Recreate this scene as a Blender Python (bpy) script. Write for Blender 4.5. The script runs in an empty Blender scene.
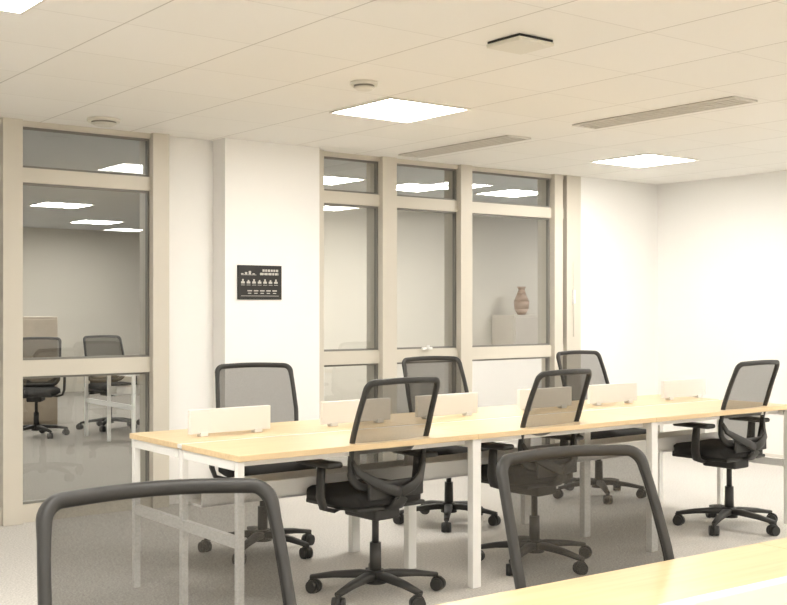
import bpy, bmesh, math, random
from mathutils import Vector, Matrix
random.seed(4)
S = bpy.context.scene
try:
    S.view_settings.view_transform = 'Standard'
    S.view_settings.look = 'None'
except Exception as e:
    print(e)
COL = S.collection

# ------------------------------------------------------------ materials
def new_mat(name):
    m = bpy.data.materials.new(name); m.use_nodes = True
    nt = m.node_tree
    b = nt.nodes.get('Principled BSDF')
    return m, nt, b

def plain(name, col, rough=0.5, metal=0.0, noise=0.0, nscale=20, bump=0.0, bscale=200):
    m, nt, b = new_mat(name)
    b.inputs['Roughness'].default_value = rough
    b.inputs['Metallic'].default_value = metal
    b.inputs['Base Color'].default_value = (*col, 1)
    tc = nt.nodes.new('ShaderNodeTexCoord')
    if noise > 0:
        n = nt.nodes.new('ShaderNodeTexNoise'); n.inputs['Scale'].default_value = nscale
        n.inputs['Detail'].default_value = 4
        nt.links.new(tc.outputs['Object'], n.inputs['Vector'])
        r = nt.nodes.new('ShaderNodeMix'); r.data_type = 'RGBA'
        r.inputs[6].default_value = (*[c*(1-noise) for c in col], 1)
        r.inputs[7].default_value = (*[min(1, c*(1+noise)) for c in col], 1)
        nt.links.new(n.outputs['Fac'], r.inputs[0])
        nt.links.new(r.outputs[2], b.inputs['Base Color'])
    if bump > 0:
        n2 = nt.nodes.new('ShaderNodeTexNoise'); n2.inputs['Scale'].default_value = bscale
        nt.links.new(tc.outputs['Object'], n2.inputs['Vector'])
        bp = nt.nodes.new('ShaderNodeBump'); bp.inputs['Strength'].default_value = bump
        bp.inputs['Distance'].default_value = 0.002
        nt.links.new(n2.outputs['Fac'], bp.inputs['Height'])
        nt.links.new(bp.outputs['Normal'], b.inputs['Normal'])
    return m

M_wall = plain('wall_paint', (0.88, 0.868, 0.84), 0.7, noise=0.01, nscale=3, bump=0.1)
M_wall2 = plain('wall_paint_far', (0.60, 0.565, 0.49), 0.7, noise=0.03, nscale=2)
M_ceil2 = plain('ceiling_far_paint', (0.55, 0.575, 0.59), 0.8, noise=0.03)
M_frame = plain('window_frame_paint', (0.61, 0.57, 0.49), 0.45, noise=0.02, nscale=6)
M_gasket = plain('window_gasket', (0.20, 0.19, 0.17), 0.5)
M_white = plain('white_powdercoat', (0.82, 0.81, 0.78), 0.4, noise=0.01)
M_screen = plain('white_screen_panel', (0.80, 0.785, 0.75), 0.5, noise=0.01)
M_black = plain('black_plastic', (0.026, 0.025, 0.023), 0.5, noise=0.1)
M_seat = plain('black_fabric', (0.015, 0.014, 0.013), 0.9, noise=0.3, nscale=150, bump=0.5, bscale=500)
M_greyvent = plain('vent_slot_dark', (0.28, 0.26, 0.22), 0.6)
M_vent = plain('vent_frame', (0.68, 0.65, 0.59), 0.5)
M_det = plain('detector_plastic', (0.75, 0.72, 0.64), 0.4)
M_sign = plain('sign_black', (0.015, 0.014, 0.013), 0.5, noise=0.05)
M_signw = plain('sign_white_print', (0.5, 0.48, 0.44), 0.5)
M_brown = plain('oak_cabinet', (0.50, 0.42, 0.32), 0.6, noise=0.1, nscale=12)
M_greycab = plain('grey_cabinet', (0.50, 0.455, 0.39), 0.6, noise=0.03)
M_ceramic = plain('ceramic_brown', (0.36, 0.25, 0.18), 0.5)
M_base = plain('baseboard_paint', (0.75, 0.72, 0.66), 0.5)

# carpet
def carpet(name, c1, c2):
    m, nt, b = new_mat(name)
    b.inputs['Roughness'].default_value = 0.95
    tc = nt.nodes.new('ShaderNodeTexCoord')
    n = nt.nodes.new('ShaderNodeTexNoise'); n.inputs['Scale'].default_value = 100; n.inputs['Detail'].default_value = 3
    n3 = nt.nodes.new('ShaderNodeTexNoise'); n3.inputs['Scale'].default_value = 1.3
    nt.links.new(tc.outputs['Object'], n.inputs['Vector']); nt.links.new(tc.outputs['Object'], n3.inputs['Vector'])
    cr = nt.nodes.new('ShaderNodeValToRGB')
    cr.color_ramp.elements[0].position = 0.35; cr.color_ramp.elements[0].color = (*c1, 1)
    cr.color_ramp.elements[1].position = 0.65; cr.color_ramp.elements[1].color = (*c2, 1)
    nt.links.new(n.outputs['Fac'], cr.inputs['Fac'])
    mx = nt.nodes.new('ShaderNodeMix'); mx.data_type = 'RGBA'; mx.blend_type = 'MULTIPLY'
    mx.inputs[0].default_value = 0.12
    nt.links.new(cr.outputs['Color'], mx.inputs[6]); nt.links.new(n3.outputs['Fac'], mx.inputs[7])
    nt.links.new(mx.outputs[2], b.inputs['Base Color'])
    bp = nt.nodes.new('ShaderNodeBump'); bp.inputs['Strength'].default_value = 0.3; bp.inputs['Distance'].default_value = 0.004
    nt.links.new(n.outputs['Fac'], bp.inputs['Height']); nt.links.new(bp.outputs['Normal'], b.inputs['Normal'])
    return m
M_carpet = carpet('carpet', (0.50, 0.48, 0.45), (0.69, 0.665, 0.625))
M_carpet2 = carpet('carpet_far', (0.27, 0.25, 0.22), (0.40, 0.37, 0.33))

# birch desktop
def wood(name):
    m, nt, b = new_mat(name)
    b.inputs['Roughness'].default_value = 0.35
    tc = nt.nodes.new('ShaderNodeTexCoord'); mp = nt.nodes.new('ShaderNodeMapping')
    mp.inputs['Scale'].default_value = (1.5, 30, 30)
    nt.links.new(tc.outputs['Object'], mp.inputs['Vector'])
    n = nt.nodes.new('ShaderNodeTexNoise'); n.inputs['Scale'].default_value = 2; n.inputs['Detail'].default_value = 6
    nt.links.new(mp.outputs['Vector'], n.inputs['Vector'])
    cr = nt.nodes.new('ShaderNodeValToRGB')
    cr.color_ramp.elements[0].position = 0.3; cr.color_ramp.elements[0].color = (0.70, 0.52, 0.295, 1)
    cr.color_ramp.elements[1].position = 0.7; cr.color_ramp.elements[1].color = (0.78, 0.605, 0.365, 1)
    nt.links.new(n.outputs['Fac'], cr.inputs['Fac']); nt.links.new(cr.outputs['Color'], b.inputs['Base Color'])
    return m
M_wood = wood('birch_desktop')

# ceiling tiles
def ceil_mat():
    m, nt, b = new_mat('ceiling_tiles')
    b.inputs['Roughness'].default_value = 0.8
    tc = nt.nodes.new('ShaderNodeTexCoord'); sp = nt.nodes.new('ShaderNodeSeparateXYZ')
    nt.links.new(tc.outputs['Object'], sp.inputs[0])
    def mth(op, a, bb=None):
        n = nt.nodes.new('ShaderNodeMath'); n.operation = op
        if isinstance(a, (int, float)): n.inputs[0].default_value = a
        else: nt.links.new(a, n.inputs[0])
        if bb is not None:
            if isinstance(bb, (int, float)): n.inputs[1].default_value = bb
            else: nt.links.new(bb, n.inputs[1])
        return n.outputs[0]
    gx = mth('DIVIDE', mth('SUBTRACT', sp.outputs[0], 3.70 - 12), 0.6)
    gy = mth('DIVIDE', mth('SUBTRACT', sp.outputs[1], 4.86 - 12), 0.6)
    fx = mth('FRACT', gx); fy = mth('FRACT', gy)
    lx = mth('LESS_THAN', fx, 0.012); ly = mth('LESS_THAN', fy, 0.012)
    ln = mth('MAXIMUM', mth('MULTIPLY', lx, 0.75), mth('MULTIPLY', ly, 0.3))
    cx = nt.nodes.new('ShaderNodeCombineXYZ')
    nt.links.new(mth('FLOOR', gx), cx.inputs[0]); nt.links.new(mth('FLOOR', gy), cx.inputs[1])
    wn = nt.nodes.new('ShaderNodeTexWhiteNoise'); nt.links.new(cx.outputs[0], wn.inputs['Vector'])
    base = nt.nodes.new('ShaderNodeMix'); base.data_type = 'RGBA'
    base.inputs[6].default_value = (0.87, 0.852, 0.805, 1); base.inputs[7].default_value = (0.89, 0.872, 0.83, 1)
    nt.links.new(wn.outputs['Value'], base.inputs[0])
    mx = nt.nodes.new('ShaderNodeMix'); mx.data_type = 'RGBA'
    mx.inputs[7].default_value = (0.5, 0.47, 0.42, 1)
    nt.links.new(base.outputs[2], mx.inputs[6]); nt.links.new(ln, mx.inputs[0])
    nt.links.new(mx.outputs[2], b.inputs['Base Color'])
    return m
M_ceil = ceil_mat()

def emis(name, col, st):
    m = bpy.data.materials.new(name); m.use_nodes = True; nt = m.node_tree; nt.nodes.clear()
    o = nt.nodes.new('ShaderNodeOutputMaterial'); e = nt.nodes.new('ShaderNodeEmission')
    e.inputs[0].default_value = (*col, 1); e.inputs[1].default_value = st
    nt.links.new(e.outputs[0], o.inputs[0]); return m
M_light = emis('light_panel_diffuser', (1.0, 0.965, 0.905), 42)
M_light2 = emis('light_panel_far', (1.0, 0.96, 0.89), 50)

def mesh_fabric():
    m = bpy.data.materials.new('mesh_fabric'); m.use_nodes = True; nt = m.node_tree; nt.nodes.clear()
    o = nt.nodes.new('ShaderNodeOutputMaterial'); mx = nt.nodes.new('ShaderNodeMixShader')
    t = nt.nodes.new('ShaderNodeBsdfTransparent'); d = nt.nodes.new('ShaderNodeBsdfDiffuse')
    d.inputs[0].default_value = (0.045, 0.041, 0.035, 1)
    tc = nt.nodes.new('ShaderNodeTexCoord'); w = nt.nodes.new('ShaderNodeTexNoise')
    w.inputs['Scale'].default_value = 220
    nt.links.new(tc.outputs['Object'], w.inputs['Vector'])
    mr = nt.nodes.new('ShaderNodeMapRange'); mr.inputs[3].default_value = 0.56; mr.inputs[4].default_value = 0.68
    nt.links.new(w.outputs['Fac'], mr.inputs[0]); nt.links.new(mr.outputs[0], mx.inputs[0])
    nt.links.new(t.outputs[0], mx.inputs[1]); nt.links.new(d.outputs[0], mx.inputs[2])
    nt.links.new(mx.outputs[0], o.inputs[0]); return m
M_mesh = mesh_fabric()

def glass():
    m = bpy.data.materials.new('window_glass'); m.use_nodes = True; nt = m.node_tree; nt.nodes.clear()
    o = nt.nodes.new('ShaderNodeOutputMaterial'); mx = nt.nodes.new('ShaderNodeMixShader')
    t = nt.nodes.new('ShaderNodeBsdfTransparent'); t.inputs[0].default_value = (0.87, 0.89, 0.89, 1)
    g = nt.nodes.new('ShaderNodeBsdfGlossy'); g.inputs['Roughness'].default_value = 0.01
    f = nt.nodes.new('ShaderNodeFresnel'); f.inputs[0].default_value = 1.5
    ma = nt.nodes.new('ShaderNodeMath'); ma.operation = 'MULTIPLY'; ma.inputs[1].default_value = 2.2; ma.use_clamp = True
    nt.links.new(f.outputs[0], ma.inputs[0]); nt.links.new(ma.outputs[0], mx.inputs[0])
    nt.links.new(t.outputs[0], mx.inputs[1]); nt.links.new(g.outputs[0], mx.inputs[2])
    nt.links.new(mx.outputs[0], o.inputs[0]); return m
M_glass = glass()

# ------------------------------------------------------------ mesh helper
class MB:
    def __init__(self):
        self.bm = bmesh.new(); self.mats = []
    def mi(self, m):
        if m not in self.mats: self.mats.append(m)
        return self.mats.index(m)
    def box(self, x0, x1, y0, y1, z0, z1, mat, M=None, bev=0.0):
        vs = [self.bm.verts.new(Vector(p)) for p in
              [(x0,y0,z0),(x1,y0,z0),(x1,y1,z0),(x0,y1,z0),(x0,y0,z1),(x1,y0,z1),(x1,y1,z1),(x0,y1,z1)]]
        fs = [self.bm.faces.new([vs[i] for i in f]) for f in
              [(3,2,1,0),(4,5,6,7),(0,1,5,4),(1,2,6,5),(2,3,7,6),(3,0,4,7)]]
        k = self.mi(mat)
        for f in fs: f.material_index = k
        if bev > 0:
            es = list({e for f in fs for e in f.edges})
            r = bmesh.ops.bevel(self.bm, geom=es, offset=bev, segments=3, profile=0.5, affect='EDGES', clamp_overlap=True)
            for f in r['faces']: f.material_index = k
            vs = list({v for f in r['faces'] for v in f.verts} | {v for v in vs if v.is_valid})
        if M is not None:
            for v in vs: v.co = M @ v.co
        return vs
    def cyl(self, p0, p1, r0, r1, mat, n=20):
        p0 = Vector(p0); p1 = Vector(p1); d = (p1-p0).normalized()
        a = d.orthogonal().normalized(); b = d.cross(a)
        k = self.mi(mat)
        A = [self.bm.verts.new(p0+(a*math.cos(2*math.pi*i/n)+b*math.sin(2*math.pi*i/n))*r0) for i in range(n)]
        B = [self.bm.verts.new(p1+(a*math.cos(2*math.pi*i/n)+b*math.sin(2*math.pi*i/n))*r1) for i in range(n)]
        for i in range(n):
            f = self.bm.faces.new([A[i], A[(i+1)%n], B[(i+1)%n], B[i]]); f.material_index = k; f.smooth = True
        f = self.bm.faces.new(A[::-1]); f.material_index = k
        f = self.bm.faces.new(B); f.material_index = k
    def sweep(self, pts, sizes, mat, closed=False, up=Vector((0,1,0)), n=10):
        pts = [Vector(p) for p in pts]; N = len(pts); rings = []; k = self.mi(mat)
        if not isinstance(sizes, list): sizes = [sizes]*N
        for i in range(N):
            if closed: t = pts[(i+1)%N]-pts[i-1]
            else: t = pts[min(i+1,N-1)]-pts[max(i-1,0)]
            t.normalize()
            u = up - t*up.dot(t)
            if u.length < 1e-3: u = t.orthogonal()
            u.normalize(); s = t.cross(u)
            a, b = sizes[i]
            ring = []
            for j in range(n):
                th = 2*math.pi*(j+0.5)/n
                c, d = math.cos(th), math.sin(th)
                c2 = math.copysign(abs(c)**0.6, c); d2 = math.copysign(abs(d)**0.6, d)
                ring.append(self.bm.verts.new(pts[i]+s*c2*a+u*d2*b))
            rings.append(ring)
        rng = N if closed else N-1
        for i in range(rng):
            A = rings[i]; B = rings[(i+1)%N]
            for j in range(n):
                f = self.bm.faces.new([A[j], A[(j+1)%n], B[(j+1)%n], B[j]]); f.material_index = k; f.smooth = True
        if not closed:
            f = self.bm.faces.new(rings[0][::-1]); f.material_index = k
            f = self.bm.faces.new(rings[-1]); f.material_index = k
    def data(self, name):
        bmesh.ops.recalc_face_normals(self.bm, faces=self.bm.faces)
        me = bpy.data.meshes.new(name); self.bm.to_mesh(me); self.bm.free()
        for m in self.mats: me.materials.append(m)
        return me
    def obj(self, name, loc=(0,0,0), parent=None):
        o = bpy.data.objects.new(name, self.data(name)); COL.objects.link(o); o.location = loc
        if parent: o.parent = parent
        return o

# ------------------------------------------------------------ room shell
XL, XR, YB, YW, H = -2.2, 8.38, -3.2, 6.9, 2.48
def shell(name, a, mat):
    mb = MB(); mb.box(*a, mat); return mb.obj(name)
shell('floor', (XL-0.2, XR+0.2, YB-0.2, YW+0.2, -0.1, 0), M_carpet)
shell('ceiling', (XL-0.2, XR+0.2, YB-0.2, YW+0.2, H, H+0.12), M_ceil)
shell('wall_left', (XL-0.2, XL, YB, YW+0.2, 0, H), M_wall)
shell('wall_front', (XL-0.2, XR+0.2, YB-0.2, YB, 0, H), M_wall)
shell('wall_right', (XR, XR+0.2, YB, YW+0.2, 0, H), M_wall)
mb = MB()
mb.box(XL, 0.38, YW, YW+0.2, 0, H, M_wall)
mb.box(3.36, 4.52, YW, YW+0.2, 0, H, M_wall)
mb.box(3.73, 4.50, 6.73, YW+0.01, 0, H, M_wall)
mb.box(7.33, XR, YW-0.07, YW+0.2, 0, H, M_wall)
mb.obj('wall_back')
shell('baseboard_right', (XR-0.012, XR-0.001, YB, YW-0.08, 0.001, 0.08), M_base)
shell('baseboard_back', (3.73, 4.50, 6.718, 6.729, 0.001, 0.07), M_base)

# windows
def window(name, x0, x1, mull):
    mb = MB()
    yf, yb_ = YW-0.04, YW+0.10
    mb.box(x0, x1, yf, yb_, 0.001, 0.11, M_frame)
    mb.box(x0, x1, yf, yb_, H-0.035, H-0.001, M_frame)
    mb.box(x0, x1, yf+0.003, yb_, 2.10, 2.19, M_frame)
    mb.box(x0, x1, yf+0.003, yb_, 0.90, 1.0, M_frame)
    for a, b in mull:
        mb.box(a, b, YW-0.08, yb_+0.03, 0.001, H-0.001, M_frame)
    for i in range(len(mull)-1):
        a = mull[i][1]; b = mull[i+1][0]
        for z0, z1 in ((0.11, 0.90), (1.0, 2.10), (2.19, H-0.035)):
            g = 0.014
            mb.box(a, a+g, yf+0.02, yf+0.05, z0, z1, M_gasket)
            mb.box(b-g, b, yf+0.02, yf+0.05, z0, z1, M_gasket)
            mb.box(a+g, b-g, yf+0.02, yf+0.05, z0, z0+g, M_gasket)
            mb.box(a+g, b-g, yf+0.02, yf+0.05, z1-g, z1, M_gasket)
    fr = mb.obj(name)
    gl = MB()
    for i in range(len(mull)-1):
        a = mull[i][1]; b = mull[i+1][0]
        for z0, z1 in ((0.11, 0.90), (1.0, 2.10), (2.19, H-0.035)):
            k = gl.mi(M_glass); y = YW+0.0
            vs = [gl.bm.verts.new(p) for p in ((a,y,z0),(b,y,z0),(b,y,z1),(a,y,z1))]
            f = gl.bm.faces.new(vs); f.material_index = k
    gl.obj('glass', parent=fr)
    return fr
window('window_1', 0.38, 3.36, [(0.38,0.47),(1.32,1.42),(2.26,2.38),(3.245,3.36)])
w2 = window('window_2', 4.52, 7.33, [(4.52,4.60),(5.14,5.276),(5.93,6.05),(7.0,7.10),(7.15,7.325)])
mb = MB()
mb.box(-0.05,0.05,-0.02,0.0,-0.008,0.012,M_white,bev=0.004)
mb.box(-0.012,0.012,-0.03,-0.018,0.0,0.03,M_white,bev=0.004)
h = mb.obj('handle', parent=w2); h.location = (5.60, YW-0.04, 1.0)
mb = MB()
mb.cyl((0,0,-0.35),(0,0,0.3),0.0025,0.0025,M_frame,8)
mb.box(-0.012,0.012,-0.012,0.012,-0.06,0.06,M_white,bev=0.004)
h = mb.obj('blind_cord', parent=w2); h.location = (7.22, YW-0.095, 1.42)

# ------------------------------------------------------------ adjoining room seen through glass
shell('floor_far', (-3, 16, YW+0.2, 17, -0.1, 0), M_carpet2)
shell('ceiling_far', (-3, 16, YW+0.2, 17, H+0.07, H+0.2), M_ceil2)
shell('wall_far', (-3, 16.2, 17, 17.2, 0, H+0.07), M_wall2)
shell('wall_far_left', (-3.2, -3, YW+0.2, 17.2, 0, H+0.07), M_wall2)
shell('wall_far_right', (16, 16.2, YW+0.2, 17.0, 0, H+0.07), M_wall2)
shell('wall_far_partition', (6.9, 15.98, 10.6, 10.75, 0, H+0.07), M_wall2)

def panel(cx, cy, z=H, mat=M_light, s=0.295):
    mb = MB()
    f = 0.014
    for a in ((-s,s,-s,-s+f),(-s,s,s-f,s),(-s,-s+f,-s+f,s-f),(s-f,s,-s+f,s-f)):
        mb.box(*a, -0.010, -0.001, M_det)
    mb.box(-s+f, s-f, -s+f, s-f, -0.006, -0.0015, mat)
    return mb.obj('ceiling_light_panel', (cx, cy, z))
for p in ((4.01,5.16),(6.90,5.76),(1.22,4.05),(3.98,0.96),(6.98,0.96),(1.0,1.0),(-1.1,3.0),(-1.1,-0.8),(1.0,-1.8),(3.98,-1.8),(6.98,-1.8),(7.3,3.06)):
    panel(*p)
for p in ((5.0,13.0),(6.4,15.3),(7.1,8.9),(8.3,8.7),(6.0,8.9),(2,9),(11,9),(1,14),(3.2,14.8),(2.6,11.6)):  # includes unseen panels at the left, added to brighten that side of the room
    panel(p[0], p[1], H+0.07, M_light2)

# ------------------------------------------------------------ ceiling fittings
def vent(cx, cy):
    mb = MB(); L = 0.6; W = 0.105
    mb.box(-W, W, -L, -L+0.015, -0.012, -0.001, M_vent); mb.box(-W, W, L-0.015, L, -0.012, -0.001, M_vent)
    n = 5
    mb.box(-W, W, -L+0.015, L-0.015, -0.004, -0.001, M_greyvent)
    for i in range(n):
        x = -W + i*(2*W-0.02)/(n-1)
        mb.box(x, x+0.02, -L+0.015, L-0.015, -0.012, -0.004, M_vent)
    return mb.obj('ceiling_air_diffuser', (cx, cy, H))
vent(5.29, 4.30); vent(5.27, 6.06)

def detector(cx, cy, r=0.08):
    mb = MB()
    mb.cyl((0,0,-0.001),(0,0,-0.018), r, r*0.98, M_det, 32)
    mb.cyl((0,0,-0.018),(0,0,-0.028), r*0.75, r*0.72, M_greyvent, 32)
    mb.cyl((0,0,-0.028),(0,0,-0.042), r*0.8, r*0.55, M_det, 32)
    return mb.obj('smoke_detector', (cx, cy, H))
detector(3.37, 4.63, 0.07); detector(2.77, 6.51, 0.10)
mb = MB()
mb.box(-0.10,0.10,-0.10,0.10,-0.010,-0.001,M_black,bev=0.002)
mb.box(-0.105,0.105,-0.105,0.105,-0.030,-0.011,M_det,bev=0.008)
mb.obj('wifi_access_point', (3.38, 3.50, H))

# ------------------------------------------------------------ sign on the column
mb = MB()
W2, H2 = 0.176, 0.118
mb.box(-W2, W2, -0.010, -0.001, -H2, H2, M_sign, bev=0.002)
def pr(x0,x1,z0,z1): mb.box(x0,x1,-0.0115,-0.010,z0,z1,M_signw)
for r,(a,b_) in enumerate(((0.02,0.15),(0.0,0.15))):
    x = a
    while x < b_:
        w = random.uniform(0.012,0.03); pr(x, min(x+w,b_), 0.075-r*0.024, 0.091-r*0.024); x += w+0.006
pr(-0.15,-0.03,0.05,0.053)
for i in range(4):
    x = -0.15+i*0.03; pr(x, x+0.018, 0.055, 0.062+0.008*(i%3))
for i in range(7):
    x = -0.15+i*0.044; pr(x, x+0.028, 0.0-0.008, 0.006); pr(x+0.008, x+0.02, 0.006, 0.022 - 0.006*(i%2)); pr(x,x+0.03,-0.02,-0.017)
for i in range(5):
    x = -0.1+i*0.05; pr(x, x+0.036, -0.062, -0.054); pr(x+0.004, x+0.03, -0.078, -0.072)
pr(-0.15,0.15,-0.095,-0.092)
mb.obj('wall_sign', (3.998, 6.729, 1.50))

# ------------------------------------------------------------ bench desks
def bench(name, x0, x1, y0, y1, n):
    mb = MB()
    L = x1-x0; D = y1-y0; lx = L/2; ly = D/2
    ztop, th = 0.73, 0.025
    mw = L/n
    for i in range(n):
        a = -lx+i*mw
        for s0, s1 in ((-ly, -0.02), (0.02, ly)):
            mb.box(a+0.001, a+mw-0.001, s0, s1, ztop-th, ztop, M_wood, bev=0.002)
    for i in range(n+1):
        c = -lx+i*mw
        lw = 0.026
        if i == 0: c += 0.022; lw = 0.016
        if i == n: c -= 0.022; lw = 0.016
        for yy in (-ly+0.03, 0, ly-0.03):
            ly2 = 0.02 if lw > 0.02 else 0.014
            mb.box(c-lw, c+lw, yy-ly2, yy+ly2, 0.0, ztop-th-0.001, M_white, bev=0.003)
        mb.box(c-lw*0.9, c+lw*0.9, -ly+0.05, -0.025, ztop-th-0.04, ztop-th-0.002, M_white)
        mb.box(c-lw*0.9, c+lw*0.9, 0.025, ly-0.05, ztop-th-0.04, ztop-th-0.002, M_white)
        if i in (0, n):
            mb.box(c-0.013, c+0.013, -ly+0.05, ly-0.05, 0.35, 0.395, M_white)
    for yy in (-ly+0.09, ly-0.09):
        mb.box(-lx+0.05, lx-0.05, yy-0.015, yy+0.015, ztop-th-0.03, ztop-th-0.001, M_white)
    mb.box(-lx+0.06, lx-0.06, -0.10, -0.09, 0.46, 0.54, M_white)
    mb.box(-lx+0.06, lx-0.06, 0.09, 0.10, 0.46, 0.54, M_white)
    mb.box(-lx+0.06, lx-0.06, -0.10, 0.10, 0.455, 0.465, M_white)
    mb.box(-lx, lx, -0.018, 0.018, ztop-0.02, ztop-0.002, M_white)
    return mb.obj(name, ((x0+x1)/2, (y0+y1)/2, 0))
bench('bench_desk', 2.25, 6.13, 3.95, 4.99, 3)
nb = bench('bench_desk', 1.17, 5.07, 0.42, 1.69, 3)
NR = math.radians(-2.5); PV = Vector((2.56, 1.69, 0)); RM = Matrix.Rotation(NR, 3, 'Z')
nb.location = PV + RM @ (Vector(nb.location)-PV); nb.rotation_euler = (0, 0, NR)

def screen(cx, cy, w=0.43):
    mb = MB()
    mb.box(-w/2, w/2, -0.012, 0.012, 0.012, 0.125, M_screen, bev=0.003)
    for x in (-w/2+0.05, w/2-0.09):
        mb.box(x, x+0.04, -0.02, 0.02, 0.0, 0.02, M_white, bev=0.002)
    return mb.obj('desk_divider_screen', (cx, cy, 0.7305))
for x in (2.61, 3.34, 3.95, 4.70, 5.29, 5.98):
    screen(x, 4.66)
for x in (1.66, 2.32, 2.98, 3.64, 4.30):
    o = screen(x, 1.10)
    o.location = PV + RM @ (Vector(o.location)-PV); o.rotation_euler = (0, 0, NR)

# ------------------------------------------------------------ office chair
def lerp(pts, z):
    if z <= pts[0][0]: return pts[0][1]
    for (a,b),(c,d) in zip(pts, pts[1:]):
        if z <= c:
            t = (z-a)/(c-a); return b+(d-b)*t
    return pts[-1][1]
YP = [(0.50,-0.118),(0.56,-0.110),(0.64,-0.112),(0.74,-0.135),(0.86,-0.175),(1.02,-0.235)]
WP = [(0.50,0.200),(0.62,0.213),(0.76,0.220),(0.90,0.214),(1.02,0.205)]
def surf(x, z): return Vector((x, lerp(YP, z)+0.6*x*x, z))
def chair_mesh():
    mb = MB()
    zt, zb = 1.0, 0.525
    out = []
    r = 0.036; rb = 0.08
    wt = lerp(WP, zt-r); wb = lerp(WP, zb+rb)
    def arc(cx, cz, r, a0, a1, n=8):
        for i in range(n+1):
            a = math.radians(a0+(a1-a0)*i/n)
            out.append((cx+r*math.cos(a), cz+r*math.sin(a)))
    arc(wt-r, zt-r, r, 0, 90)
    for i in range(1, 8):
        t = i/8; x = (wt-r)*(1-2*t); out.append((x, zt+0.005*math.sin(math.pi*t)))
    arc(-wt+r, zt-r, r, 90, 180)
    for i in range(1, 13):
        t = i/13; z = (zt-r)*(1-t)+(zb+rb)*t; out.append((-lerp(WP, z), z))
    arc(-wb+rb, zb+rb, rb, 180, 270)
    for i in range(1, 8):
        t = i/8; out.append(((-wb+rb)*(1-2*t), zb))
    arc(wb-rb, zb+rb, rb, 270, 360)
    for i in range(1, 13):
        t = i/13; z = (zb+rb)*(1-t)+(zt-r)*t; out.append((lerp(WP, z), z))
    P = [surf(x, z) for x, z in out]
    sizes = []
    for x, z in out:
        k = 0.011
        if z > 0.93: k = 0.011+0.003*min(1,(z-0.93)/0.05)
        if z < 0.60: k = 0.018
        sizes.append((k, 0.012))
    mb.sweep(P, sizes, M_black, closed=True, up=Vector((0,1,0)), n=10)
    k = mb.mi(M_mesh); rows = []
    NZ, NX = 26, 14
    def halfw(z):
        best = 0; n = len(out)
        for i in range(n):
            (x0,z0),(x1,z1) = out[i], out[(i+1)%n]
            if (z0-z)*(z1-z) <= 0 and abs(z1-z0) > 1e-9:
                x = x0+(x1-x0)*(z-z0)/(z1-z0); best = max(best, x)
        return best
    for i in range(NZ+1):
        z = zb+0.001+(zt-zb-0.002)*i/NZ; w = halfw(z)
        rows.append([mb.bm.verts.new(surf(-w+2*w*j/NX, z)) for j in range(NX+1)])
    for i in range(NZ):
        for j in range(NX):
            f = mb.bm.faces.new([rows[i][j], rows[i][j+1], rows[i+1][j+1], rows[i+1][j]])
            f.material_index = k; f.smooth = True
    # rear yoke
    for s in (-1, 1):
        mb.sweep([(0,-0.175,0.50),(s*0.07,-0.180,0.525),(s*0.14,-0.155,0.56),(s*0.19,-0.112,0.60),(s*0.213,-0.095,0.65)],
                 [(0.024,0.012),(0.024,0.011),(0.022,0.010),(0.016,0.010),(0.010,0.009)], M_black, up=Vector((0,1,0)))
    mb.sweep([(0,0.0,0.425),(0,-0.08,0.425),(0,-0.145,0.435),(0,-0.178,0.47),(0,-0.175,0.53)],
             [(0.045,0.014),(0.045,0.014),(0.042,0.014),(0.038,0.013),(0.03,0.012)], M_black, up=Vector((0,0,1)))
    mb.box(-0.16,0.16,-0.155,-0.135,0.475,0.555,M_black,bev=0.008)
    # seat cushion
    k = mb.mi(M_seat)
    NX, NY = 16, 16
    def seatpt(u, v, top):
        e = 0.86
        x = u*math.sqrt(1-e*0.5*v*v*abs(v)**4); y = v*math.sqrt(1-e*0.5*u*u*abs(u)**4)
        X = x*0.24; Y = 0.085+y*0.235
        edge = max(abs(u), abs(v))
        if top:
            z = 0.505 - 0.028*edge**6 - 0.02*max(0, v-0.55)**1.3*2 + 0.008*abs(u)**2
        else:
            z = 0.435 + 0.012*edge**6 - 0.02*max(0, v-0.55)**1.3*1.5
        return Vector((X, Y, z))
    T = [[mb.bm.verts.new(seatpt(-1+2*i/NX, -1+2*j/NY, True)) for j in range(NY+1)] for i in range(NX+1)]
    Bt = [[mb.bm.verts.new(seatpt(-1+2*i/NX, -1+2*j/NY, False)) for j in range(NY+1)] for i in range(NX+1)]
    def fc(vs):
        f = mb.bm.faces.new(vs); f.material_index = k; f.smooth = True
    for i in range(NX):
        for j in range(NY):
            fc([T[i][j],T[i+1][j],T[i+1][j+1],T[i][j+1]]); fc([Bt[i][j],Bt[i][j+1],Bt[i+1][j+1],Bt[i+1][j]])
    per = [(i,0) for i in range(NX)]+[(NX,j) for j in range(NY)]+[(i,NY) for i in range(NX,0,-1)]+[(0,j) for j in range(NY,0,-1)]
    for q in range(len(per)):
        a = per[q]; b = per[(q+1)%len(per)]
        fc([T[a[0]][a[1]], Bt[a[0]][a[1]], Bt[b[0]][b[1]], T[b[0]][b[1]]])
    mb.box(-0.20,0.20,-0.12,0.27,0.420,0.440,M_black,bev=0.006)
    mb.box(-0.075,0.075,-0.09,0.14,0.365,0.423,M_black,bev=0.012)
    mb.cyl((0.07,0.05,0.405),(0.23,0.05,0.400),0.007,0.007,M_black,10)
    mb.cyl((0.20,0.05,0.400),(0.25,0.05,0.399),0.012,0.010,M_black,10)
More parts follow.
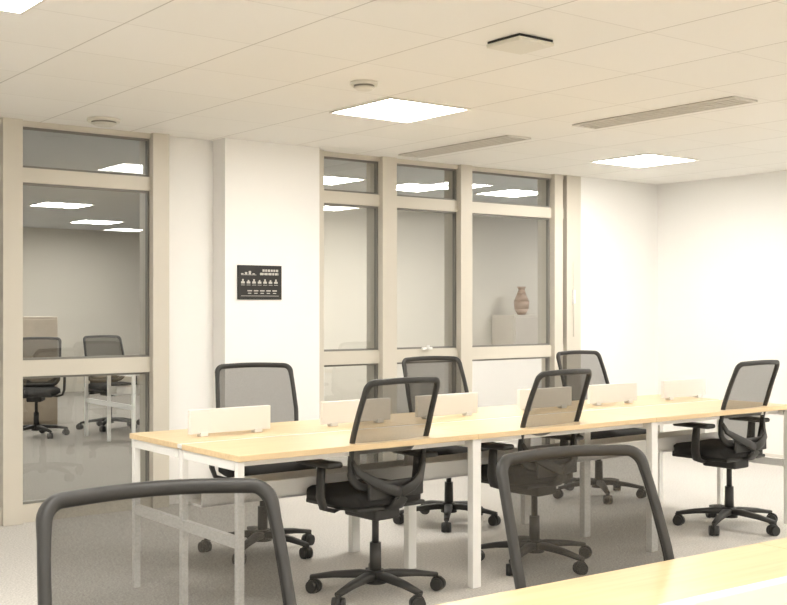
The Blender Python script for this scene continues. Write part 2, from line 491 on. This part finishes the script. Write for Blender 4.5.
    for s in (-1, 1):
        mb.sweep([(s*0.12,0.04,0.415),(s*0.22,0.04,0.415),(s*0.268,0.04,0.43),(s*0.285,0.04,0.48),(s*0.287,0.035,0.56),(s*0.287,0.03,0.622)],
                 [(0.028,0.010),(0.028,0.010),(0.028,0.011),(0.028,0.013),(0.024,0.013),(0.022,0.014)], M_black, up=Vector((s,0,0.01)))
        mb.box(-0.043,0.043,-0.125,0.125,-0.014,0.012,M_black,
               M=Matrix.Translation((s*0.285,0.05,0.635)), bev=0.012)
    mb.cyl((0,0,0.08),(0,0,0.25),0.028,0.026,M_black,20)
    mb.cyl((0,0,0.25),(0,0,0.385),0.016,0.016,M_black,16)
    mb.cyl((0,0,0.065),(0,0,0.125),0.05,0.04,M_black,24)
    for i in range(5):
        a = math.radians(90+72*i+36)
        d = Vector((math.cos(a), math.sin(a), 0))
        mb.sweep([Vector((0,0,0.098)), d*0.08+Vector((0,0,0.102)), d*0.2+Vector((0,0,0.092)), d*0.31+Vector((0,0,0.074))],
                 [(0.028,0.020),(0.026,0.019),(0.021,0.015),(0.015,0.011)], M_black, up=Vector((0,0,1)))
        c = d*0.305
        mb.cyl(c+Vector((0,0,0.045)), c+Vector((0,0,0.075)), 0.010, 0.012, M_black, 12)
        th = a+1.1+i*0.9
        e = Vector((math.cos(th), math.sin(th), 0)); off = Vector((-e.y, e.x, 0))*0.012
        for s in (-1, 1):
            mb.cyl(c+off+e*s*0.007+Vector((0,0,0.031)), c+off+e*s*0.028+Vector((0,0,0.031)), 0.031, 0.028, M_black, 20)
        mb.cyl(c+off-e*0.010+Vector((0,0,0.036)), c+off+e*0.010+Vector((0,0,0.036)), 0.033, 0.033, M_black, 20)
    return mb.data('office_chair')
CH = chair_mesh()
def chair(x, y, yaw, hz=1.0):
    o = bpy.data.objects.new('office_chair', CH); COL.objects.link(o)
    o.location = (x, y, 0); o.rotation_euler = (0, 0, math.radians(yaw)); o.scale = (1,1,hz); return o
chair(3.07, 4.13, 3)
chair(4.11, 4.15, 6)
chair(5.72, 4.12, 2)
chair(3.14, 5.25, 180-17)
chair(4.49, 5.28, 180-7)
chair(5.94, 5.36, 180-1)
chair(1.945, 1.67, 180-9, 0.975)
chair(0.87, 1.67, 180-10, 0.992)
# adjoining room furniture
chair(4.1, 11.35, 150)
chair(5.0, 11.6, 180); chair(5.7, 11.6, 170)
bench('bench_desk', 4.5, 6.7, 9.9, 11.1, 2)
def cabinet(x, y, w, h, mat, name='storage_cabinet'):
    mb = MB(); hw = w/2
    mb.box(-hw,hw,-0.2,0.2,0.0,h,mat,bev=0.005)
    m = h/2
    mb.box(-hw+0.02,hw-0.02,-0.215,-0.2,0.04,m-0.01,mat,bev=0.003)
    mb.box(-hw+0.02,hw-0.02,-0.215,-0.2,m+0.01,h-0.03,mat,bev=0.003)
    mb.cyl((hw-0.06,-0.215,m+0.05),(hw-0.06,-0.235,m+0.05),0.01,0.01,M_gasket,10)
    mb.obj(name, (x, y, 0))
cabinet(9.95, 10.35, 0.52, 1.23, M_greycab)
cabinet(4.5, 12.6, 0.45, 1.22, M_brown)
mb = MB()
prof = [(0.05,0),(0.09,0.07),(0.10,0.17),(0.06,0.26),(0.04,0.32),(0.06,0.36)]
for (r0,z0),(r1,z1) in zip(prof, prof[1:]): mb.cyl((0,0,z0),(0,0,z1),r0,r1,M_ceramic,20)
mb.obj('ceramic_vase', (10.02, 10.35, 1.231))

# ------------------------------------------------------------ world, camera
w = bpy.data.worlds.new('world'); S.world = w; w.use_nodes = True
w.node_tree.nodes['Background'].inputs[0].default_value = (0.9, 0.9, 1, 1)
w.node_tree.nodes['Background'].inputs[1].default_value = 0.5
cd = bpy.data.cameras.new('camera'); cam = bpy.data.objects.new('camera', cd); COL.objects.link(cam)
cam.location = (0, 0, 1.33); cam.rotation_euler = (math.radians(90), 0, math.radians(-37.55))
cd.sensor_width = 36; cd.lens = 1120/787*36; cd.shift_y = 4.5/787; cd.clip_start = 0.05
S.camera = cam
